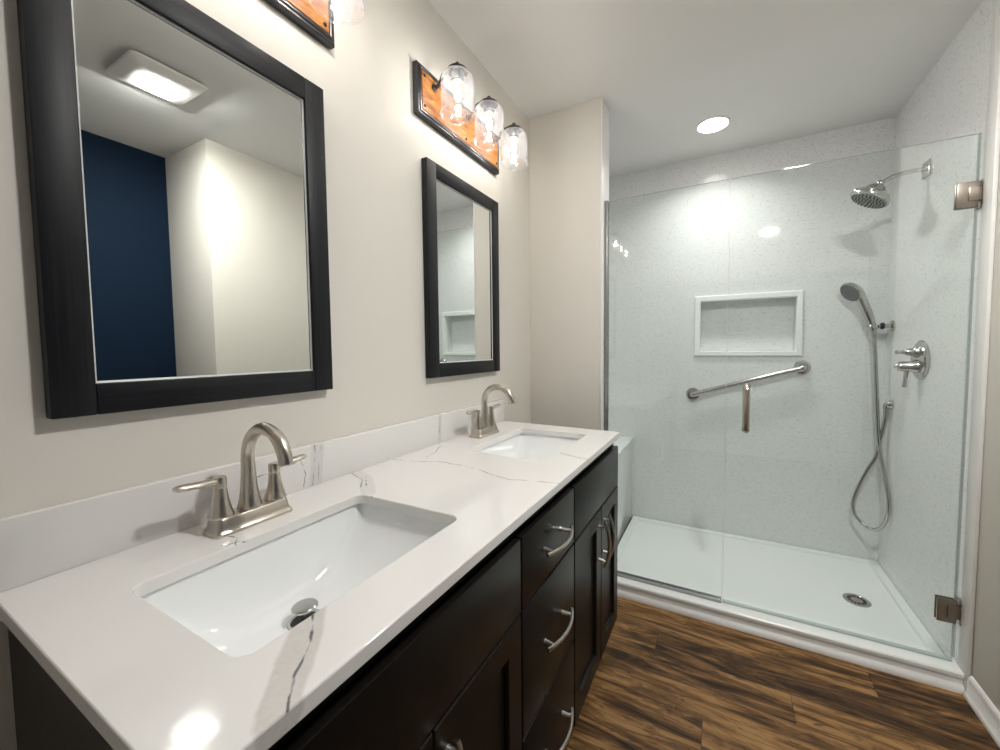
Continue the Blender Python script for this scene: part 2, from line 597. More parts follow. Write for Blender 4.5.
for k in range(16):
    a = 2 * PI * k / 16
    for r0, r1 in ((.024, .038),):
        c, s = math.cos(a), math.sin(a)
        p = V(dr) + V((0, 0, .0032))
        q = [p + V((c * r0 - s * w, s * r0 + c * w, 0)) for w in (-.003, .003)] + [p + V((c * r1 - s * w, s * r1 + c * w, 0)) for w in (.004, -.004)]
        top = [bm.verts.new(v) for v in q]
        bot = [bm.verts.new(v + V((0, 0, .0006))) for v in q]
        bm.faces.new(bot); bm.faces.new(list(reversed(top)))
        for i in range(4):
            bm.faces.new((top[i], top[(i + 1) % 4], bot[(i + 1) % 4], bot[i]))
pan.part('slots', bm, M['black'], d)

bench = Thing('shower_bench', (.19, 2.5, 0), 'pale built-in bench seat at the left end of the shower', 'bench')
bench.part('base', bx(.008, .378, 2.112, 2.892, .0, .597, .003), M['surround'])
bench.part('seat', bx(.008, .386, 2.108, 2.893, .597, .618, .004), M['acrylic'])

nic = Thing('shower_niche', (1.073, 2.895, 1.205), 'white framed shelf niche recessed in the back shower wall', 'niche')
bm = bmesh.new()
def rr(x0, x1, z0, z1, y):
    return [(x0, y, z0), (x1, y, z0), (x1, y, z1), (x0, y, z1)]
FX0, FX1, FZ0, FZ1 = .776, 1.366, 1.208, 1.602
loft(bm, [rr(FX0, FX1, FZ0, FZ1, YB - .0005), rr(FX0, FX1, FZ0, FZ1, YB - .010), rr(FX0 + .004, FX1 - .004, FZ0 + .004, FZ1 - .004, YB - .014),
          rr(NX0 - .004, NX1 + .004, NZ0 - .004, NZ1 + .004, YB - .014), rr(NX0, NX1, NZ0, NZ1, YB - .010), rr(NX0 + .0005, NX1 - .0005, NZ0 + .0005, NZ1 - .0005, YB + .03)], False, False)
nic.part('frame', bm, M['acrylic'], smooth=20)
bm = bmesh.new()
e = .001
loft(bm, [rr(NX0 + e, NX1 - e, NZ0 + e, NZ1 - e, YB + .03), rr(NX0 + e, NX1 - e, NZ0 + e, NZ1 - e, YB + .095)], False, True)
nic.part('recess', bm, M['surround'], smooth=0)

# glass: fixed pane and door, both at y = 2.03
GY0, GY1, GZT = 2.026, 2.034, 2.015
def pane(x0, x1, z0, z1):
    b = bx(x0, x1, GY0, GY1, z0, z1, .0012, 1)
    b.normal_update()
    for f in b.faces:
        f.material_index = 0 if abs(f.normal.y) > .9 else 1
    return b
fg = Thing('fixed_glass_panel', (.69, 2.03, .07), 'fixed clear glass shower panel left of the glass door', 'shower glass')
fg.part('pane', pane(.406, .9585, .074, GZT), [M['glass'], M['glass_edge']], smooth=0)
bm = bmesh.new()
box(bm, .4008, .404, 2.016, 2.044, .072, GZT)
box(bm, .4008, .418, 2.016, 2.0235, .072, GZT, .001, 1)
box(bm, .4008, .418, 2.0365, 2.044, .072, GZT, .001, 1)
fg.part('wall_channel', bm, M['steel'], label='dark grey upright metal channel')
bm = bmesh.new()
box(bm, .418, .9585, 2.016, 2.044, .070, .073)
box(bm, .418, .9585, 2.016, 2.0235, .070, .086, .001, 1)
box(bm, .418, .9585, 2.0365, 2.044, .070, .086, .001, 1)
fg.part('floor_channel', bm, M['steel'])

gd = Thing('glass_shower_door', (1.35, 2.03, .07), 'frameless clear glass shower door with two metal hinges and a pull', 'shower door')
DX0, DX1 = .9625, 1.7310
gd.part('pane', pane(DX0, DX1, .082, GZT), [M['glass'], M['glass_edge']], smooth=0)
bm = bmesh.new()
box(bm, DX0, DX1, 2.0235, 2.0365, .0715, .082, .001, 1)
gd.part('bottom_seal', bm, clear_glass('clear_seal', (.82, .86, .84), .1))
bm = bx(DX1, DX1 + .006, 2.0245, 2.0355, .09, GZT, .001, 1)
gd.part('edge_seal', bm, clear_glass('clear_edge_seal', (.72, .76, .74), .2))
for zc in (1.803, .268):
    b = bmesh.new()
    # two clamp plates on the glass, notched around the pivot, and the wall plate
    for ya, yb in ((2.0175, 2.0245), (2.0355, 2.0425)):
        box(b, 1.680, 1.7345, ya, yb, zc - .045, zc + .045, .002)
    h = gd.part('hinge', b, M['bronze'], label='square satin bronze-nickel hinge')
    b = bmesh.new()
    box(b, 1.708, 1.742, 2.0125, 2.0475, zc - .024, zc + .024, .002)
    gd.part('pivot', b, M['bronze'], h)
    b = bmesh.new()
    box(b, 1.7425, 1.7485, 2.000, 2.060, zc - .048, zc + .048, .0015)
    gd.part('wall_plate', b, M['bronze'], h)
    b = bmesh.new()
    for sz in (-.037, .037):
        lathe(b, (1.7426, 2.010, zc + sz), (-1, 0, 0), [(0, .0055), (.002, .0055), (.003, .003)], 14)
    gd.part('screw', b, M['chrome'], h)
b = bmesh.new()
HX, HZ0, HZ1 = 1.041, .885, 1.102
for s in (-1, 1):
    yo = 2.03 + s * .052
    pts = [(HX, 2.03 + s * .0052, HZ1 - .012), (HX, 2.03 + s * .030, HZ1 - .012)]
    arc = [(HX, 2.03 + s * (.036 + .016 * math.sin(a)), HZ1 - .028 + .016 * math.cos(a)) for a in [PI / 2 * i / 6 for i in range(7)]]
    arc2 = [(HX, 2.03 + s * (.036 + .016 * math.cos(a)), HZ0 + .028 - .016 * math.sin(a)) for a in [PI / 2 * i / 6 for i in range(7)]]
    path = pts + arc + arc2 + [(HX, 2.03 + s * .030, HZ0 + .012), (HX, 2.03 + s * .0052, HZ0 + .012)]
    tube(b, path, .0125, 16)
    for zz in (HZ1 - .012, HZ0 + .012):
        lathe(b, (HX, 2.03 + s * .0052, zz), (0, s, 0), [(0, .016), (.003, .016), (.004, .012)], 18)
gd.part('handle', b, M['nickel'], label='upright brushed nickel pull handle')

# grab bar on the back wall
gb = Thing('grab_bar', (1.072, YB, 1.045), 'tilted brushed steel grab bar under the wall niche', 'grab bar')
A, B = V((.772, 2.845, .952)), V((1.371, 2.845, 1.140))
b = bmesh.new()
dirn = (B - A).normalized()
path = [A + V((0, .049, 0)), A + V((0, .035, 0)), A + V((0, .012, 0)) + dirn * .004, A + dirn * .018, A + dirn * .04]
path += [B - dirn * .04, B - dirn * .018, B + V((0, .012, 0)) - dirn * .004, B + V((0, .035, 0)), B + V((0, .049, 0))]
tube(b, smooth_path(path, 5), .0165, 18)
gb.part('bar', b, M['chrome'])
for P in (A, B):
    b = lathe(bmesh.new(), P + V((0, .049, 0)), (0, -1, 0), [(0, .042), (.006, .042), (.011, .038), (.013, .030), (.013, .015)], 30)
    gb.part('flange', b, M['chrome'])

# fixed shower head
sh = Thing('overhead_shower', (1.749, 2.47, 2.06), 'round multi-spray rain head on a bent arm high on the right shower wall', 'shower head')
b = bmesh.new()
arm = smooth_path([(1.747, 2.47, 2.060), (1.715, 2.47, 2.062), (1.675, 2.47, 2.060), (1.640, 2.47, 2.053), (1.612, 2.47, 2.042), (1.590, 2.47, 2.030)], 6)
tube(b, arm, .0095, 16)
sh.part('arm', b, M['chrome'])
b = bmesh.new()
box(b, 1.738, 1.7488, 2.437, 2.503, 2.025, 2.095, .003)
lathe(b, (1.738, 2.47, 2.060), (-1, 0, 0), [(0, .018), (.006, .016), (.010, .011)], 24)
sh.part('flange', b, M['chrome'])
n = V((-.50, -.02, -.866)).normalized()
ball = V((1.586, 2.47, 2.028))
b = bmesh.new()
lathe(b, ball - n * .012, n, [(0, .011), (.004, .0155), (.010, .017), (.016, .0155), (.020, .014), (.022, .020), (.026, .032), (.036, .040), (.050, .046), (.058, .052), (.064, .068), (.072, .078), (.084, .081), (.092, .079), (.095, .075)], 40)
head = sh.part('head', b, M['chrome'])
b = bmesh.new()
fc = ball - n * .012 + n * .0955
lathe(b, fc - n * .002, n, [(0, .0735), (.0035, .0725), (.0045, .068)], 36)
sh.part('spray_face', b, NT('nozzle_grey').bsdf((.33, .34, .33), .35, .6), head)
b = bmesh.new()
a, u, w = frame_of(n)
for r, k in ((.011, 5), (.024, 10), (.038, 15), (.051, 20), (.064, 26)):
    for i in range(k):
        t = 2 * PI * i / k + r * 40
        lathe(b, fc + n * .002 + (u * math.cos(t) + w * math.sin(t)) * r, n, [(0, .0044), (.003, .0038), (.004, .0022)], 7)
sh.part('nozzles', b, M['grey_rubber'], head)
for i in range(6):
    t = 2 * PI * i / 6 + .3
    q = fc - n * .030 + (u * math.cos(t) + w * math.sin(t)) * .066
    b = lathe(bmesh.new(), q, n, [(0, .008), (.004, .0155), (.020, .016), (.026, .013)], 12)
    sh.part('grip_rib', b, M['chrome'], head)

# hand shower, its holder, hose and supply elbow
hs = Thing('hand_shower', (1.667, 2.79, 1.37), 'hand held shower wand resting in its wall holder', 'hand shower')
n = V((-.74, -.42, -.52)).normalized()
fc = V((1.560, 2.785, 1.560))
b = bmesh.new()
lathe(b, fc - n * .034, n, [(0, .008), (.002, .032), (.009, .048), (.020, .056), (.029, .059), (.034, .058), (.036, .055)], 36)
head = hs.part('head', b, M['chrome'])
b = lathe(bmesh.new(), fc, n, [(0, .0545), (.0035, .0535), (.0042, .049)], 32)
hs.part('spray_face', b, NT('wand_nozzle_grey').bsdf((.25, .255, .25), .35, .5), head)
b = bmesh.new()
a, u, w = frame_of(n)
for r, k in ((.009, 4), (.020, 9), (.032, 14), (.044, 20)):
    for i in range(k):
        t = 2 * PI * i / k + r * 60
        lathe(b, fc + n * .003 + (u * math.cos(t) + w * math.sin(t)) * r, n, [(0, .0040), (.003, .0034), (.0038, .002)], 7)
hs.part('nozzles', b, M['grey_rubber'], head)
b = bmesh.new()
path = smooth_path([(1.588, 2.792, 1.572), (1.604, 2.795, 1.540), (1.628, 2.798, 1.478), (1.652, 2.80, 1.412), (1.664, 2.80, 1.370), (1.669, 2.80, 1.348)], 7)
tube(b, path, lambda f: .026 - .004 * f * 2 if f < .5 else .022 - .0105 * (f - .5) * 2, 18)
hs.part('wand', b, M['chrome'])

hd = Thing('hand_shower_holder', (1.749, 2.80, 1.372), 'wall holder clipping the hand shower, round flange and dark collar', 'holder')
b = lathe(bmesh.new(), (1.7488, 2.80, 1.373), (-1, 0, 0), [(0, .029), (.006, .029), (.010, .024), (.012, .013), (.038, .012)], 28)
hd.part('flange', b, M['chrome'])
b = lathe(bmesh.new(), (1.711, 2.80, 1.373), (-1, 0, 0), [(0, .015), (.003, .018), (.012, .018), (.016, .014)], 22)
hd.part('collar', b, M['black_metal'], label='dark swivel collar')
b = bmesh.new()
lathe(b, (1.695, 2.80, 1.373), (-1, 0, 0), [(0, .008), (.010, .008)], 16)
ringp = [(1.666 + .0195 * math.cos(t), 2.80 + .0195 * math.sin(t), 1.373 - .006 * math.cos(t)) for t in [2 * PI * i / 24 for i in range(23)]]
tube(b, ringp, .006, 10, .010)
hd.part('clip', b, M['chrome'])

ho = Thing('shower_hose', (1.70, 2.79, .25), 'flexible metal shower hose hanging in a crossed loop', 'hose')
hp = [(1.669, 2.80, 1.346), (1.678, 2.80, 1.24), (1.686, 2.80, 1.10), (1.691, 2.80, 1.02), (1.703, 2.80, .807), (1.7115, 2.795, .709), (1.722, 2.765, .60), (1.729, 2.735, .522), (1.7345, 2.715, .44), (1.731, 2.715, .36),
      (1.716, 2.735, .295), (1.688, 2.765, .262), (1.652, 2.79, .277), (1.622, 2.81, .315), (1.613, 2.82, .365), (1.620, 2.82, .42), (1.641, 2.82, .495), (1.672, 2.815, .585), (1.700, 2.81, .655), (1.716, 2.80, .76), (1.727, 2.785, .868), (1.729, 2.782, .900)]
hp = smooth_path(hp, 7)
b = bmesh.new()
# ribbed surface: radius ripples along the hose
dense = []
for p, q in zip(hp[:-1], hp[1:]):
    m = max(1, int((q - p).length / .0026))
    dense += [p.lerp(q, i / m) for i in range(m)]
dense.append(hp[-1])
N = len(dense)
tube(b, dense, lambda f: .0090 + (.0009 if int(round(f * (N - 1))) % 2 else 0), 10)
ho.part('sleeve', b, M['chrome'], smooth=80)
b = lathe(bmesh.new(), (1.7288, 2.7822, .895), (0, 0, 1), [(0, .009), (.004, .0115), (.026, .0115), (.030, .0095)], 16)
ho.part('end_nut', b, M['chrome'])
b = lathe(bmesh.new(), (1.6685, 2.80, 1.348), (.1, 0, -1), [(0, .0105), (.004, .012), (.030, .0105), (.034, .009)], 16)
ho.part('end_nut', b, M['chrome'])

el = Thing('supply_elbow', (1.749, 2.776, .95), 'small chrome water outlet elbow where the hose starts', 'elbow')
b = bmesh.new()
lathe(b, (1.7488, 2.776, .952), (-1, 0, 0), [(0, .027), (.004, .027), (.010, .022), (.018, .018), (.024, .014)], 26)
tube(b, smooth_path([(1.745, 2.776, .952), (1.734, 2.777, .951), (1.7285, 2.780, .942), (1.7285, 2.782, .926)], 6), lambda f: .0165 - .004 * f, 16)
el.part('body', b, M['chrome'])

va = Thing('shower_valve', (1.749, 2.45, 1.20), 'round shower mixer plate with two lever handles', 'valve')
VY, VZ = 2.452, 1.201
b = lathe(bmesh.new(), (1.7488, VY, VZ), (-1, 0, 0), [(0, .090), (.004, .090), (.008, .086), (.010, .080), (.010, .074), (.015, .070), (.017, .050), (.017, .004)], 48)
va.part('plate', b, M['chrome'])
b = bmesh.new()
lathe(b, (1.733, VY, VZ + .036), (-1, 0, 0), [(0, .026), (.008, .025), (.016, .018), (.036, .016), (.044, .013), (.048, .009), (.060, .007), (.066, .0095), (.073, .009), (.076, .004)], 24)
va.part('diverter_handle', b, M['chrome'])
b = bmesh.new()
lathe(b, (1.733, VY, VZ - .030), (-1, 0, 0), [(0, .032), (.010, .030), (.020, .024), (.052, .024), (.062, .021), (.066, .012), (.074, .009), (.078, .004)], 28)
hv = va.part('temperature_handle', b, M['chrome'])
b = bmesh.new()
tube(b, smooth_path([(1.700, VY, VZ - .048), (1.698, VY, VZ - .075), (1.696, VY, VZ - .105), (1.694, VY, VZ - .128)], 5), lambda f: .0085 - .002 * f if f < .6 else .0073 + .006 * (f - .6), 14)
va.part('lever', b, M['chrome'], hv)

# recessed lamp in the shower ceiling
cl = Thing('recessed_light', (.876, 2.50, ZC), 'round recessed ceiling light lit above the shower', 'ceiling light')
b = lathe(bmesh.new(), (.876, 2.50, ZC - .0005), (0, 0, -1), [(0, .088), (.003, .088), (.006, .084), (.007, .078), (.004, .074)], 44, True, False)
cl.part('trim_ring', b, M['trim'])
b = lathe(bmesh.new(), (.876, 2.50, ZC - .002), (0, 0, -1), [(0, .075), (.003, .075), (.0045, .06)], 40)
cl.part('lens', b, M['can_lens'])
ld = bpy.data.lights.new('recessed_lamp', 'AREA')
ld.shape = 'DISK'
ld.size = .14
ld.energy = CAN_BEAM
ld.color = (1.0, .98, .95)
ld.spread = math.radians(138)
lo = bpy.data.objects.new('recessed_lamp', ld)
COL.objects.link(lo)
lo.parent = cl.root
lo.location = (0, 0, -.010)

# exhaust fan with lamp, on the ceiling of the room (seen in the near mirror)
fx = Thing('fan_light', (1.34, .87, ZC), 'square ceiling exhaust fan with a bright lit panel seen in the near mirror', 'fan light')
b = bmesh.new()
box(b, 1.225, 1.455, .755, .985, ZC - .012, ZC - .0005, .003)
fx.part('housing', b, NT('fan_shadow_gap').bsdf((.25, .25, .25), .6))
bm = bmesh.new()
rings = []
for z, inset in ((ZC - .014, .006), (ZC - .020, 0), (ZC - .026, .004), (ZC - .036, .040), (ZC - .040, .066)):
    rings.append([(x, y, z) for x, y in rrect(1.203 + inset, 1.477 - inset, .733 + inset, 1.007 - inset, .018, 5)])
loft(bm, rings)
g = fx.part('grille', bm, M['trim'])
b = bx(1.297, 1.421, .818, .942, ZC - .046, ZC - .038, .003)
fx.part('lamp_panel', b, M['fan_lens'])

# ------------------------------------------------------------------ vanity
FX = .55          # face of the carcass; fronts stand 2 cm proud of it
CY0, CY1 = .145, 1.608
vc = Thing('vanity_cabinet', (.28, .875, 0), 'long near-black double vanity cabinet with shaker doors and three drawers', 'vanity')
b = bmesh.new()
box(b, .003, FX, CY0, CY0 + .018, .105, .8985)
box(b, .003, FX, CY1 - .018, CY1, .105, .8985)
box(b, .003, FX, CY0 + .018, CY1 - .018, .105, .123)
box(b, .003, .012, CY0 + .018, CY1 - .018, .123, .8985)
for y in (.7245, 1.0635):
    box(b, .012, FX - .02, y - .009, y + .009, .123, .70)
for z0, z1 in ((.8675, .8985), (.690, .706), (.105, .150)):
    box(b, FX - .02, FX, CY0, CY1, z0, z1)
for y0, y1 in ((CY0, CY0 + .04), (.705, .745), (1.045, 1.085), (CY1 - .04, CY1)):
    box(b, FX - .0195, FX - .0005, y0, y1, .105, .8985)
box(b, FX - .0195, FX - .0005, .745, 1.045, .398, .422)
vc.part('carcass', b, M['cabinet'], smooth=0)
b = bx(.03, .475, CY0 + .004, CY1 - .004, 0, .105)
vc.part('toe_kick', b, M['cabinet'])

def slab_front(name, y0, y1, z0, z1):
    return vc.part(name, bx(FX, FX + .020, y0, y1, z0, z1, .0025), M['cabinet'])

def pull(parent, c, along, length, bow=.030):
    """arched bar pull on two posts, bowed away from the front"""
    cx, cy, cz = c
    ax = V((0, 1, 0)) if along == 'y' else V((0, 0, 1))
    pts = []
    for i in range(17):
        s = -1 + 2 * i / 16
        pts.append(V((cx + .019 + bow * .62 * (1 - s * s), cy, cz)) + ax * (s * length / 2))
    b = bmesh.new()
    tube(b, pts, lambda f: .0042, 10, lambda f: .0060)
    for s in (-1, 1):
        p = V((cx, cy, cz)) + ax * (s * length * .36)
        xo = .019 + bow * .62 * (1 - .72 ** 2)
        tube(b, [p, p + V((.006, 0, 0)), p + V((xo, 0, 0)) + ax * (s * .004)], lambda f: .0065 - .0020 * f, 10)
    return vc.part('pull', b, M['pull'], parent)

def shaker(y0, y1, z0, z1):
    b = bmesh.new()
    st = .058
    outer = [(y0, z0), (y1, z0), (y1, z1), (y0, z1)]
    inner = [(y0 + st, z0 + st), (y1 - st, z0 + st), (y1 - st, z1 - st), (y0 + st, z1 - st)]
    R = lambda pts, x: [(x, p[0], p[1]) for p in pts]
    def ins(d, base=outer):
        (a, c), (e, _), (_, f) = base[0], base[1], base[2]
        return [(a + d, c + d), (e - d, c + d), (e - d, f - d), (a + d, f - d)]
    loft(b, [R(outer, FX), R(outer, FX + .0175), R(ins(.0025), FX + .020), R(ins(-.002, inner), FX + .020), R(ins(.001, inner), FX + .017), R(ins(.003, inner), FX + .009)])
    return vc.part('door', b, M['cabinet'], smooth=20)

Y_L0, Y_L1, Y_D0, Y_D1, Y_R0, Y_R1 = .147, .7215, .7275, 1.0615, 1.0675, 1.606
slab_front('false_front', Y_L0, Y_L1, .706, .866)
slab_front('false_front', Y_R0, Y_R1, .706, .866)
ymid = (Y_D0 + Y_D1) / 2
for z0, z1, zp in ((.706, .866, .786), (.414, .700, .556), (.134, .408, .270)):
    d = slab_front('drawer', Y_D0, Y_D1, z0, z1)
    pull(d, (FX + .020, ymid + .01, zp), 'y', .165)
for y0, y1, side in ((Y_L0, .4315, 1), (.4345, Y_L1, -1), (Y_R0, 1.352, 1), (1.355, Y_R1, -1)):
    d = shaker(y0, y1, .134, .700)
    yh = (y1 - .029) if side > 0 else (y0 + .029)
    pull(d, (FX + .020, yh, .585), 'z', .165)

# countertop with two sink openings
S1 = (.172, .468, .228, .648)
S2 = (.172, .466, 1.094, 1.514)
CO = V((.30, .87, .900))
z9 = .922
veins = [
    ([(.024, .902, z9), (.096, .913, z9), (.132, .928, z9), (.187, .950, z9), (.266, .943, z9), (.335, .932, z9), (.394, .907, z9), (.447, .898, z9), (.498, .913, z9), (.577, .931, z9), (.577, .934, .90)], .0023, .8),
    ([(.057, 1.097, z9), (.091, 1.031, z9), (.100, .976, z9), (.132, .928, z9)], .0018, .7),
    ([(.020, 1.142, z9), (.057, 1.097, z9), (.123, 1.118, z9), (.172, 1.126, z9)], .0016, .4),
    ([(.022, .749, z9), (.093, .722, z9), (.138, .680, z9), (.176, .655, z9)], .0022, .8),
    ([(.079, .746, z9), (.144, .692, z9), (.200, .662, z9), (.215, .645, z9)], .0020, .8),
    ([(.466, .318, z9), (.496, .296, z9), (.514, .281, z9), (.542, .246, z9), (.562, .226, z9), (.577, .214, z9), (.577, .210, .90)], .0026, 1.0),
    ([(.100, .378, z9), (.128, .385, z9), (.150, .389, z9), (.172, .372, z9)], .0020, .9),
    ([(.160, .362, z9), (.172, .385, z9), (.174, .410, z9)], .0020, .9),
    ([(.466, 1.212, z9), (.512, 1.188, z9), (.548, 1.180, z9), (.577, 1.174, z9)], .0018, .6),
]
bands = [
    ([(.46, .318, z9), (.482, .298, z9), (.508, .275, z9), (.533, .246, z9), (.553, .224, z9), (.577, .207, z9), (.577, .203, .90)], .023, (.50, .48, .44), .60),
    ([(.022, .762, z9), (.09, .735, z9), (.145, .695, z9), (.185, .66, z9)], .020, (.60, .595, .58), .45),
    ([(.482, 1.200, z9), (.577, 1.168, z9)], .010, (.62, .62, .61), .5),
]
bm = bmesh.new()
holes = [rrect(s[0], s[1], s[2], s[3], .022, 6) for s in (S1, S2)]
plate_holes(bm, [(.002, .130), (.575, .130), (.575, 1.615), (.002, 1.632)], holes, lambda p: V((p[0], p[1], .922)), V((0, 0, -.022)))
ct = solid('countertop', 'white quartz countertop with grey veins and two sink cut-outs', 'countertop', bm, mat_quartz('veined_quartz_top', tuple(CO), veins, bands), CO)
bv = ct.modifiers.new('eased_edge', 'BEVEL')
bv.width = .002
bv.segments = 2
bv.limit_method = 'ANGLE'
bv.angle_limit = math.radians(40)
BO = V((.011, .87, .922))
bveins = [([(.02, .656, 1.03), (.02, .650, .975), (.02, .645, .922)], .0022, .65), ([(.02, .640, 1.03), (.02, .636, .97), (.02, .628, .922)], .0022, .65),
          ([(.02, .600, 1.0), (.02, .612, .96), (.02, .604, .922)], .0022, .65), ([(.02, 1.146, 1.03), (.02, 1.142, .98), (.02, 1.142, .922)], .0022, .65),
          ([(.02, .49, .985), (.02, .54, .987), (.02, .59, .995)], .0022, .65)]
bbands = [([(.02, .648, 1.03), (.02, .638, .922)], .020, (.58, .58, .57), .5), ([(.02, 1.143, 1.03), (.02, 1.141, .922)], .010, (.6, .6, .59), .5)]
bs = solid('backsplash', 'low white quartz backsplash along the wall behind the faucets', 'backsplash',
           bx(.001, .021, .130, 1.631, .9223, 1.027, .0015), mat_quartz('veined_quartz_splash', tuple(BO), bveins, bbands), BO)

# undermount sinks
def make_sink(name, S, label):
    x0, x1, y0, y1 = S[0] - .006, S[1] + .006, S[2] - .006, S[3] + .006
    xc, yc, hx, hy = (x0 + x1) / 2, (y0 + y1) / 2, (x1 - x0) / 2, (y1 - y0) / 2
    D, zt = .130, .8985
    t = Thing(name, (xc, yc, zt - D - .03), label, 'sink', 'undermount sinks')
    def zz(xi, et):
        gx = max(0.0, 1 - abs(xi) ** 12) ** .40
        ge = max(0.0, 1 - abs(et) ** 2.3) ** .70
        return zt - D * gx * ge
    NXs, NYs = 44, 64
    b = bmesh.new()
    grid = []
    def warp(s):
        return math.sin(s * PI / 2) * .72 + .28 * s if abs(s) < 1 else s
    for i in range(NYs + 1):
        et = warp(-1 + 2 * i / NYs)
        row = []
        for j in range(NXs + 1):
            xi = warp(-1 + 2 * j / NXs)
            z = zz(xi, et)
            k = (zt - z) / D          # walls lean in a little towards the floor
            row.append(b.verts.new((xc + hx * xi * (1 - .06 * k), yc + hy * et, z)))
        grid.append(row)
    for i in range(NYs):
        for j in range(NXs):
            b.faces.new((grid[i][j], grid[i][j + 1], grid[i + 1][j + 1], grid[i + 1][j]))
    b.normal_update()
    # rim flange that meets the underside of the counter
    rim = [(x0 - .018, y0 - .018), (x1 + .018, y0 - .018), (x1 + .018, y1 + .018), (x0 - .018, y1 + .018)]
    edge = [r for r in grid[0]] + [grid[i][NXs] for i in range(1, NYs + 1)] + [grid[NYs][j] for j in range(NXs - 1, -1, -1)] + [grid[i][0] for i in range(NYs - 1, 0, -1)]
    outv = [b.verts.new((xc + (v.co.x - xc) * (hx + .018) / hx, yc + (v.co.y - yc) * (hy + .018) / hy, zt)) for v in edge]
    for i in range(len(edge)):
        j = (i + 1) % len(edge)
        b.faces.new((edge[i], edge[j], outv[j], outv[i]))
    o = t.part('basin', b, M['porcelain'], smooth=60)
    sm = o.modifiers.new('wall_thickness', 'SOLIDIFY')
    sm.thickness = .008
    sm.offset = -1 if o.data.polygons[len(o.data.polygons) // 3].normal.z > 0 else 1
    dx, dy = xc - .055, yc
    zf = zz((dx - xc) / hx, 0)
    b = lathe(bmesh.new(), (dx, dy, zf + .0002), (0, 0, 1), [(0, .031), (.0025, .030), (.003, .025), (.0012, .0235), (.001, .001)], 32)
    b.faces.ensure_lookup_table()
    b.normal_update()
    for f in b.faces:
        c = f.calc_center_median() - V((dx, dy, zf))
        f.material_index = 1 if (c.x ** 2 + c.y ** 2) ** .5 < .0236 else 0
    t.part('drain', b, [M['chrome'], M['black']])
    b = bmesh.new()
    lathe(b, (dx, dy, zf + .002), (0, 0, 1), [(0, .006), (.022, .006), (.0221, .019), (.024, .0225), (.0265, .0225), (.0285, .020), (.0295, .001)], 30)
    st = t.part('stopper', b, M['chrome'], label='raised metal pop-up stopper')
    return t
make_sink('undermount_sink', S1, 'white rectangular undermount sink under the near faucet')
make_sink('undermount_sink', S2, 'white rectangular undermount sink under the far faucet')

# faucets
def make_faucet(yc, label):
    f = Thing('faucet', (.095, yc, z9), label, 'faucet', 'vanity faucets')
    x = .095
    b = bmesh.new()
    rings = []
    for z, ix, iy in ((0, 0, 0), (.005, 0, 0), (.008, .0025, .0025), (.014, .005, .005), (.0275, .007, .007), (.0305, .009, .009), (.031, .0125, .0125)):
        rings.append([(px, py, z9 + z) for px, py in rrect(x - .029 + ix, x + .029 - ix, yc - .0745 + iy, yc + .0745 - iy, .011 - iy * .2, 5)])
    loft(b, rings)
    f.part('base_plate', b, M['nickel'])
    b = bmesh.new()
    zb = z9 + .0305
    R, zc = .063, 1.055
    path = [(x, yc, zb), (x, yc, zb + .004), (x, yc, zb + .010), (x, yc, zb + .020), (x, yc, zb + .035), (x, yc, zb + .055), (x, yc, zb + .080), (x, yc, zc)]
    nstr = len(path)
    for i in range(1, 23):
        a = PI * i / 22 * .975
        path.append((x + R - R * math.cos(a), yc, zc + R * math.sin(a)))
    n = len(path)
    rads = [.0215, .0222, .0200, .0178, .0158, .0140, .0128, .0122] + [.0119] * 15 + [.0124, .0126, .0128, .0128, .0128, .0126, .0124]
    ly = [V(p) for p in path]
    def rf(fr):
        return rads[min(int(round(fr * (n - 1))), len(rads) - 1)]
    tube(b, ly, rf, 28)
    sp = f.part('spout', b, M['nickel'])
    tip, tdir = ly[-1], (ly[-1] - ly[-2]).normalized()
    b = lathe(bmesh.new(), tip, tdir, [(-.001, .0124), (.004, .0124), (.0045, .0098), (.001, .0090)], 24)
    f.part('aerator', b, M['nickel'], sp)
    for s in (-1, 1):
        y = yc + s * .0515
        b = lathe(bmesh.new(), (x, y, zb), (0, 0, 1), [(0, .0205), (.003, .0212), (.007, .0196), (.018, .0166), (.032, .0136), (.048, .0114), (.056, .0107), (.0565, .0101), (.0580, .0101), (.0585, .0109), (.074, .0111), (.077, .0100), (.078, .001)], 28)
        h = f.part('handle', b, M['nickel'])
        b = bmesh.new()
        zl = zb + .0690
        prs = []
        for i in range(9):
            q = i / 8
            yy = y + s * (.005 + .066 * q)
            wd = .0082 + .0022 * math.sin(q * PI * .6)
            th = .0068 - .0004 * q
            if i == 8:
                wd *= .6
                th *= .6
            zc2 = zl + .0055 * q
            prs.append([(x + wd * math.cos(t), yy, zc2 + th * math.sin(t)) for t in [2 * PI * k / 14 for k in range(14)]])
        loft(b, prs)
        f.part('lever', b, M['nickel'], h)
    return f
make_faucet(.440, 'brushed nickel arched faucet over the near sink')
make_faucet(1.335, 'brushed nickel arched faucet over the far sink')

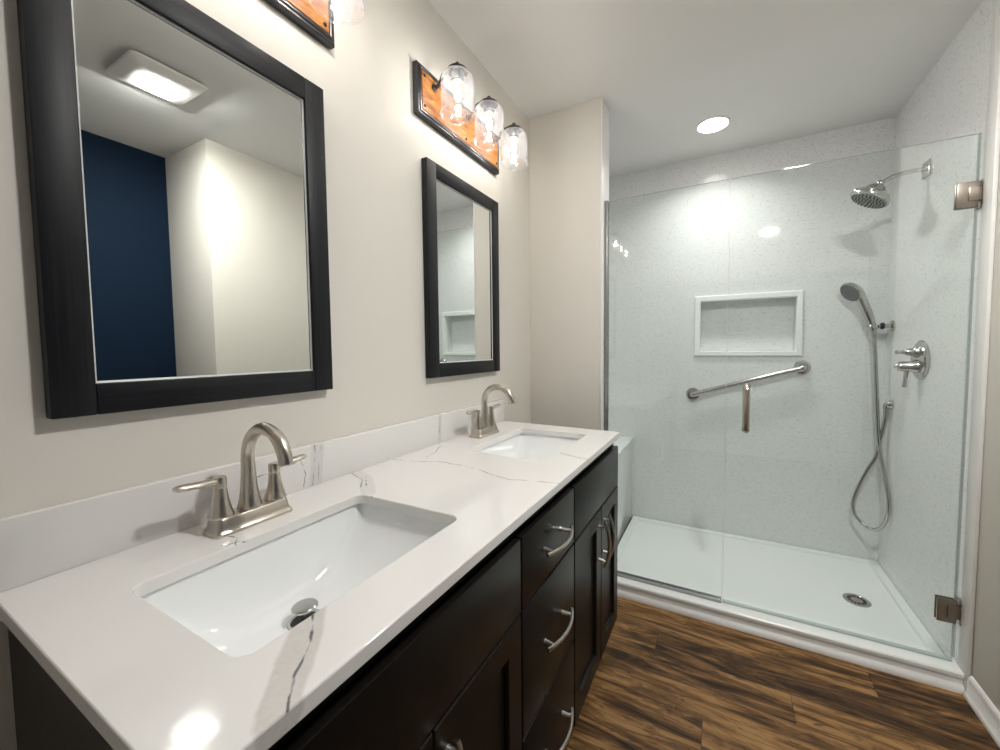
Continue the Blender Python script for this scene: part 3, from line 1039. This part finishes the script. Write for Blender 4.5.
# ------------------------------------------------------------------ framed mirrors
def make_mirror(y0, y1, z0, z1, label):
    t = Thing('framed_mirror', (0.0, (y0 + y1) / 2, z0), label, 'mirror', 'framed vanity mirrors')
    fwid = .052
    xf0, xf1 = .001, .026
    def stile(ya, yb, za, zb, inner):
        return bx(xf0, xf1, ya, yb, za, zb, .0025)
    t.part('stile', stile(y0, y0 + fwid, z0, z1, 0), M['frame_v'])
    t.part('stile', stile(y1 - fwid, y1, z0, z1, 0), M['frame_v'])
    t.part('rail', stile(y0 + fwid, y1 - fwid, z0, z0 + fwid, 0), M['frame_h'])
    t.part('rail', stile(y0 + fwid, y1 - fwid, z1 - fwid, z1, 0), M['frame_h'])
    t.part('mirror_glass', bx(.008, .016, y0 + fwid - .0005, y1 - fwid + .0005, z0 + fwid - .0005, z1 - fwid + .0005), M['mirror'], smooth=0)
    b = bmesh.new()
    R = lambda d, x: [(x, y0 + fwid + d, z0 + fwid + d), (x, y1 - fwid - d, z0 + fwid + d), (x, y1 - fwid - d, z1 - fwid - d), (x, y0 + fwid + d, z1 - fwid - d)]
    loft(b, [R(-.0004, .0162), R(0, .0185), R(.0032, .0168), R(.0036, .0161)], False, False)
    t.part('edge_bead', b, M['edge_bead'], smooth=0)
    return t
make_mirror(.197, .695, 1.1655, 1.937, 'black wood framed mirror above the near sink')
make_mirror(1.092, 1.586, 1.1655, 1.935, 'black wood framed mirror above the far sink, by the short wall')

# ------------------------------------------------------------------ vanity lights
def make_light(yc, label, dy=.010, dz=0.0):
    t = Thing('vanity_light', (0, yc, 2.062), label, 'wall light', 'vanity wall lights')
    y0, y1, z0, z1 = yc - .277, yc + .270, 2.070, 2.238
    b = bmesh.new()
    R = lambda d, x: [(x, y0 + d, z0 + d), (x, y1 - d, z0 + d), (x, y1 - d, z1 - d), (x, y0 + d, z1 - d)]
    loft(b, [R(0, .001), R(0, .019), R(.003, .022), R(.008, .022), R(.010, .026), R(.014, .027), R(.0175, .025), R(.0185, .018)])
    pl = t.part('back_plate', b, M['tray_metal'], smooth=25)
    b = bx(.0182, .025, y0 + .0195, y1 - .0195, z0 + .0195, z1 - .0195, .001, 1)
    bd = t.part('wood_board', b, M['board'], label='amber stained wood board')
    for yy in (y0 + .032, yc, y1 - .032):
        for zz in (z0 + .034, z1 - .034):
            b = lathe(bmesh.new(), (.0251, yy, zz), (1, 0, 0), [(0, .0052), (.002, .0050), (.0042, .003), (.0045, .0005)], 14)
            t.part('screw', b, M['black_metal'], bd)
    for k in (-1, 0, 1):
        y = yc + dy + k * .205
        x = .127
        b = bmesh.new()
        lathe(b, (.0251, y, 2.190 + dz), (1, 0, 0), [(0, .012), (.003, .012), (.007, .008)], 20)
        tube(b, smooth_path([(.028, y, 2.190 + dz), (.042, y, 2.191 + dz), (.053, y, 2.198 + dz), (.060, y, 2.213 + dz), (.072, y, 2.226 + dz), (.098, y, 2.230 + dz), (.120, y, 2.230 + dz)], 5), .0062, 12)
        t.part('arm', b, M['black_metal'])
        b = lathe(bmesh.new(), (x, y, 2.243 + dz), (0, 0, -1), [(0, .003), (.001, .0065), (.009, .0075), (.011, .011), (.015, .020), (.022, .031), (.028, .036), (.030, .036), (.030, .018)], 30)
        cap = t.part('socket_cap', b, M['black_metal'])
        b = lathe(bmesh.new(), (x, y, 2.213 + dz), (0, 0, -1), [(0, .019), (.004, .021), (.030, .021), (.032, .017)], 26)
        t.part('socket', b, M['grey_metal'], cap)
        # clear glass jar shade, open at the bottom
        prof = [(0, .0245), (.003, .034), (.009, .045), (.018, .0525), (.028, .0560), (.040, .0575), (.090, .0585), (.132, .0590), (.136, .0604), (.140, .0618), (.1435, .0612)]
        outer = [(d, r) for d, r in prof]
        inner = [(d + .002 if i == 0 else d - .0002, r - .0026) for i, (d, r) in enumerate(prof)]
        b = lathe(bmesh.new(), (x, y, 2.2125 + dz), (0, 0, -1), outer + list(reversed(inner)), 40, False, False)
        t.part('shade', b, M['shade_glass'], smooth=60)
        b = lathe(bmesh.new(), (x, y, 2.176 + dz), (0, 0, -1), [(0, .013), (.004, .0135), (.008, .015), (.018, .020), (.034, .0235), (.048, .0225), (.060, .017), (.068, .009), (.070, .001)], 24)
        bu = t.part('bulb', b, M['bulb_glass'])
        b = lathe(bmesh.new(), (x, y, 2.1775 + dz), (0, 0, -1), [(0, .0195), (.001, .0195), (.002, .012), (.0015, .001)], 20)
        t.part('bulb_collar', b, M['bulb_base'], bu)
        b = bmesh.new()
        for i in range(4):
            a = PI / 4 + PI / 2 * i
            tube(b, [(x + .0035 * math.cos(a), y + .0035 * math.sin(a), 2.163 + dz), (x + .009 * math.cos(a), y + .009 * math.sin(a), 2.144 + dz), (x + .0075 * math.cos(a), y + .0075 * math.sin(a), 2.122 + dz)], .0016, 6)
        t.part('filament', b, M['filament'], bu, label='glowing filament')
    return t
make_light(1.335, 'three lamp wall light on amber wood above the far mirror')
make_light(.468, 'three lamp wall light on amber wood above the near mirror', -.012, .010)
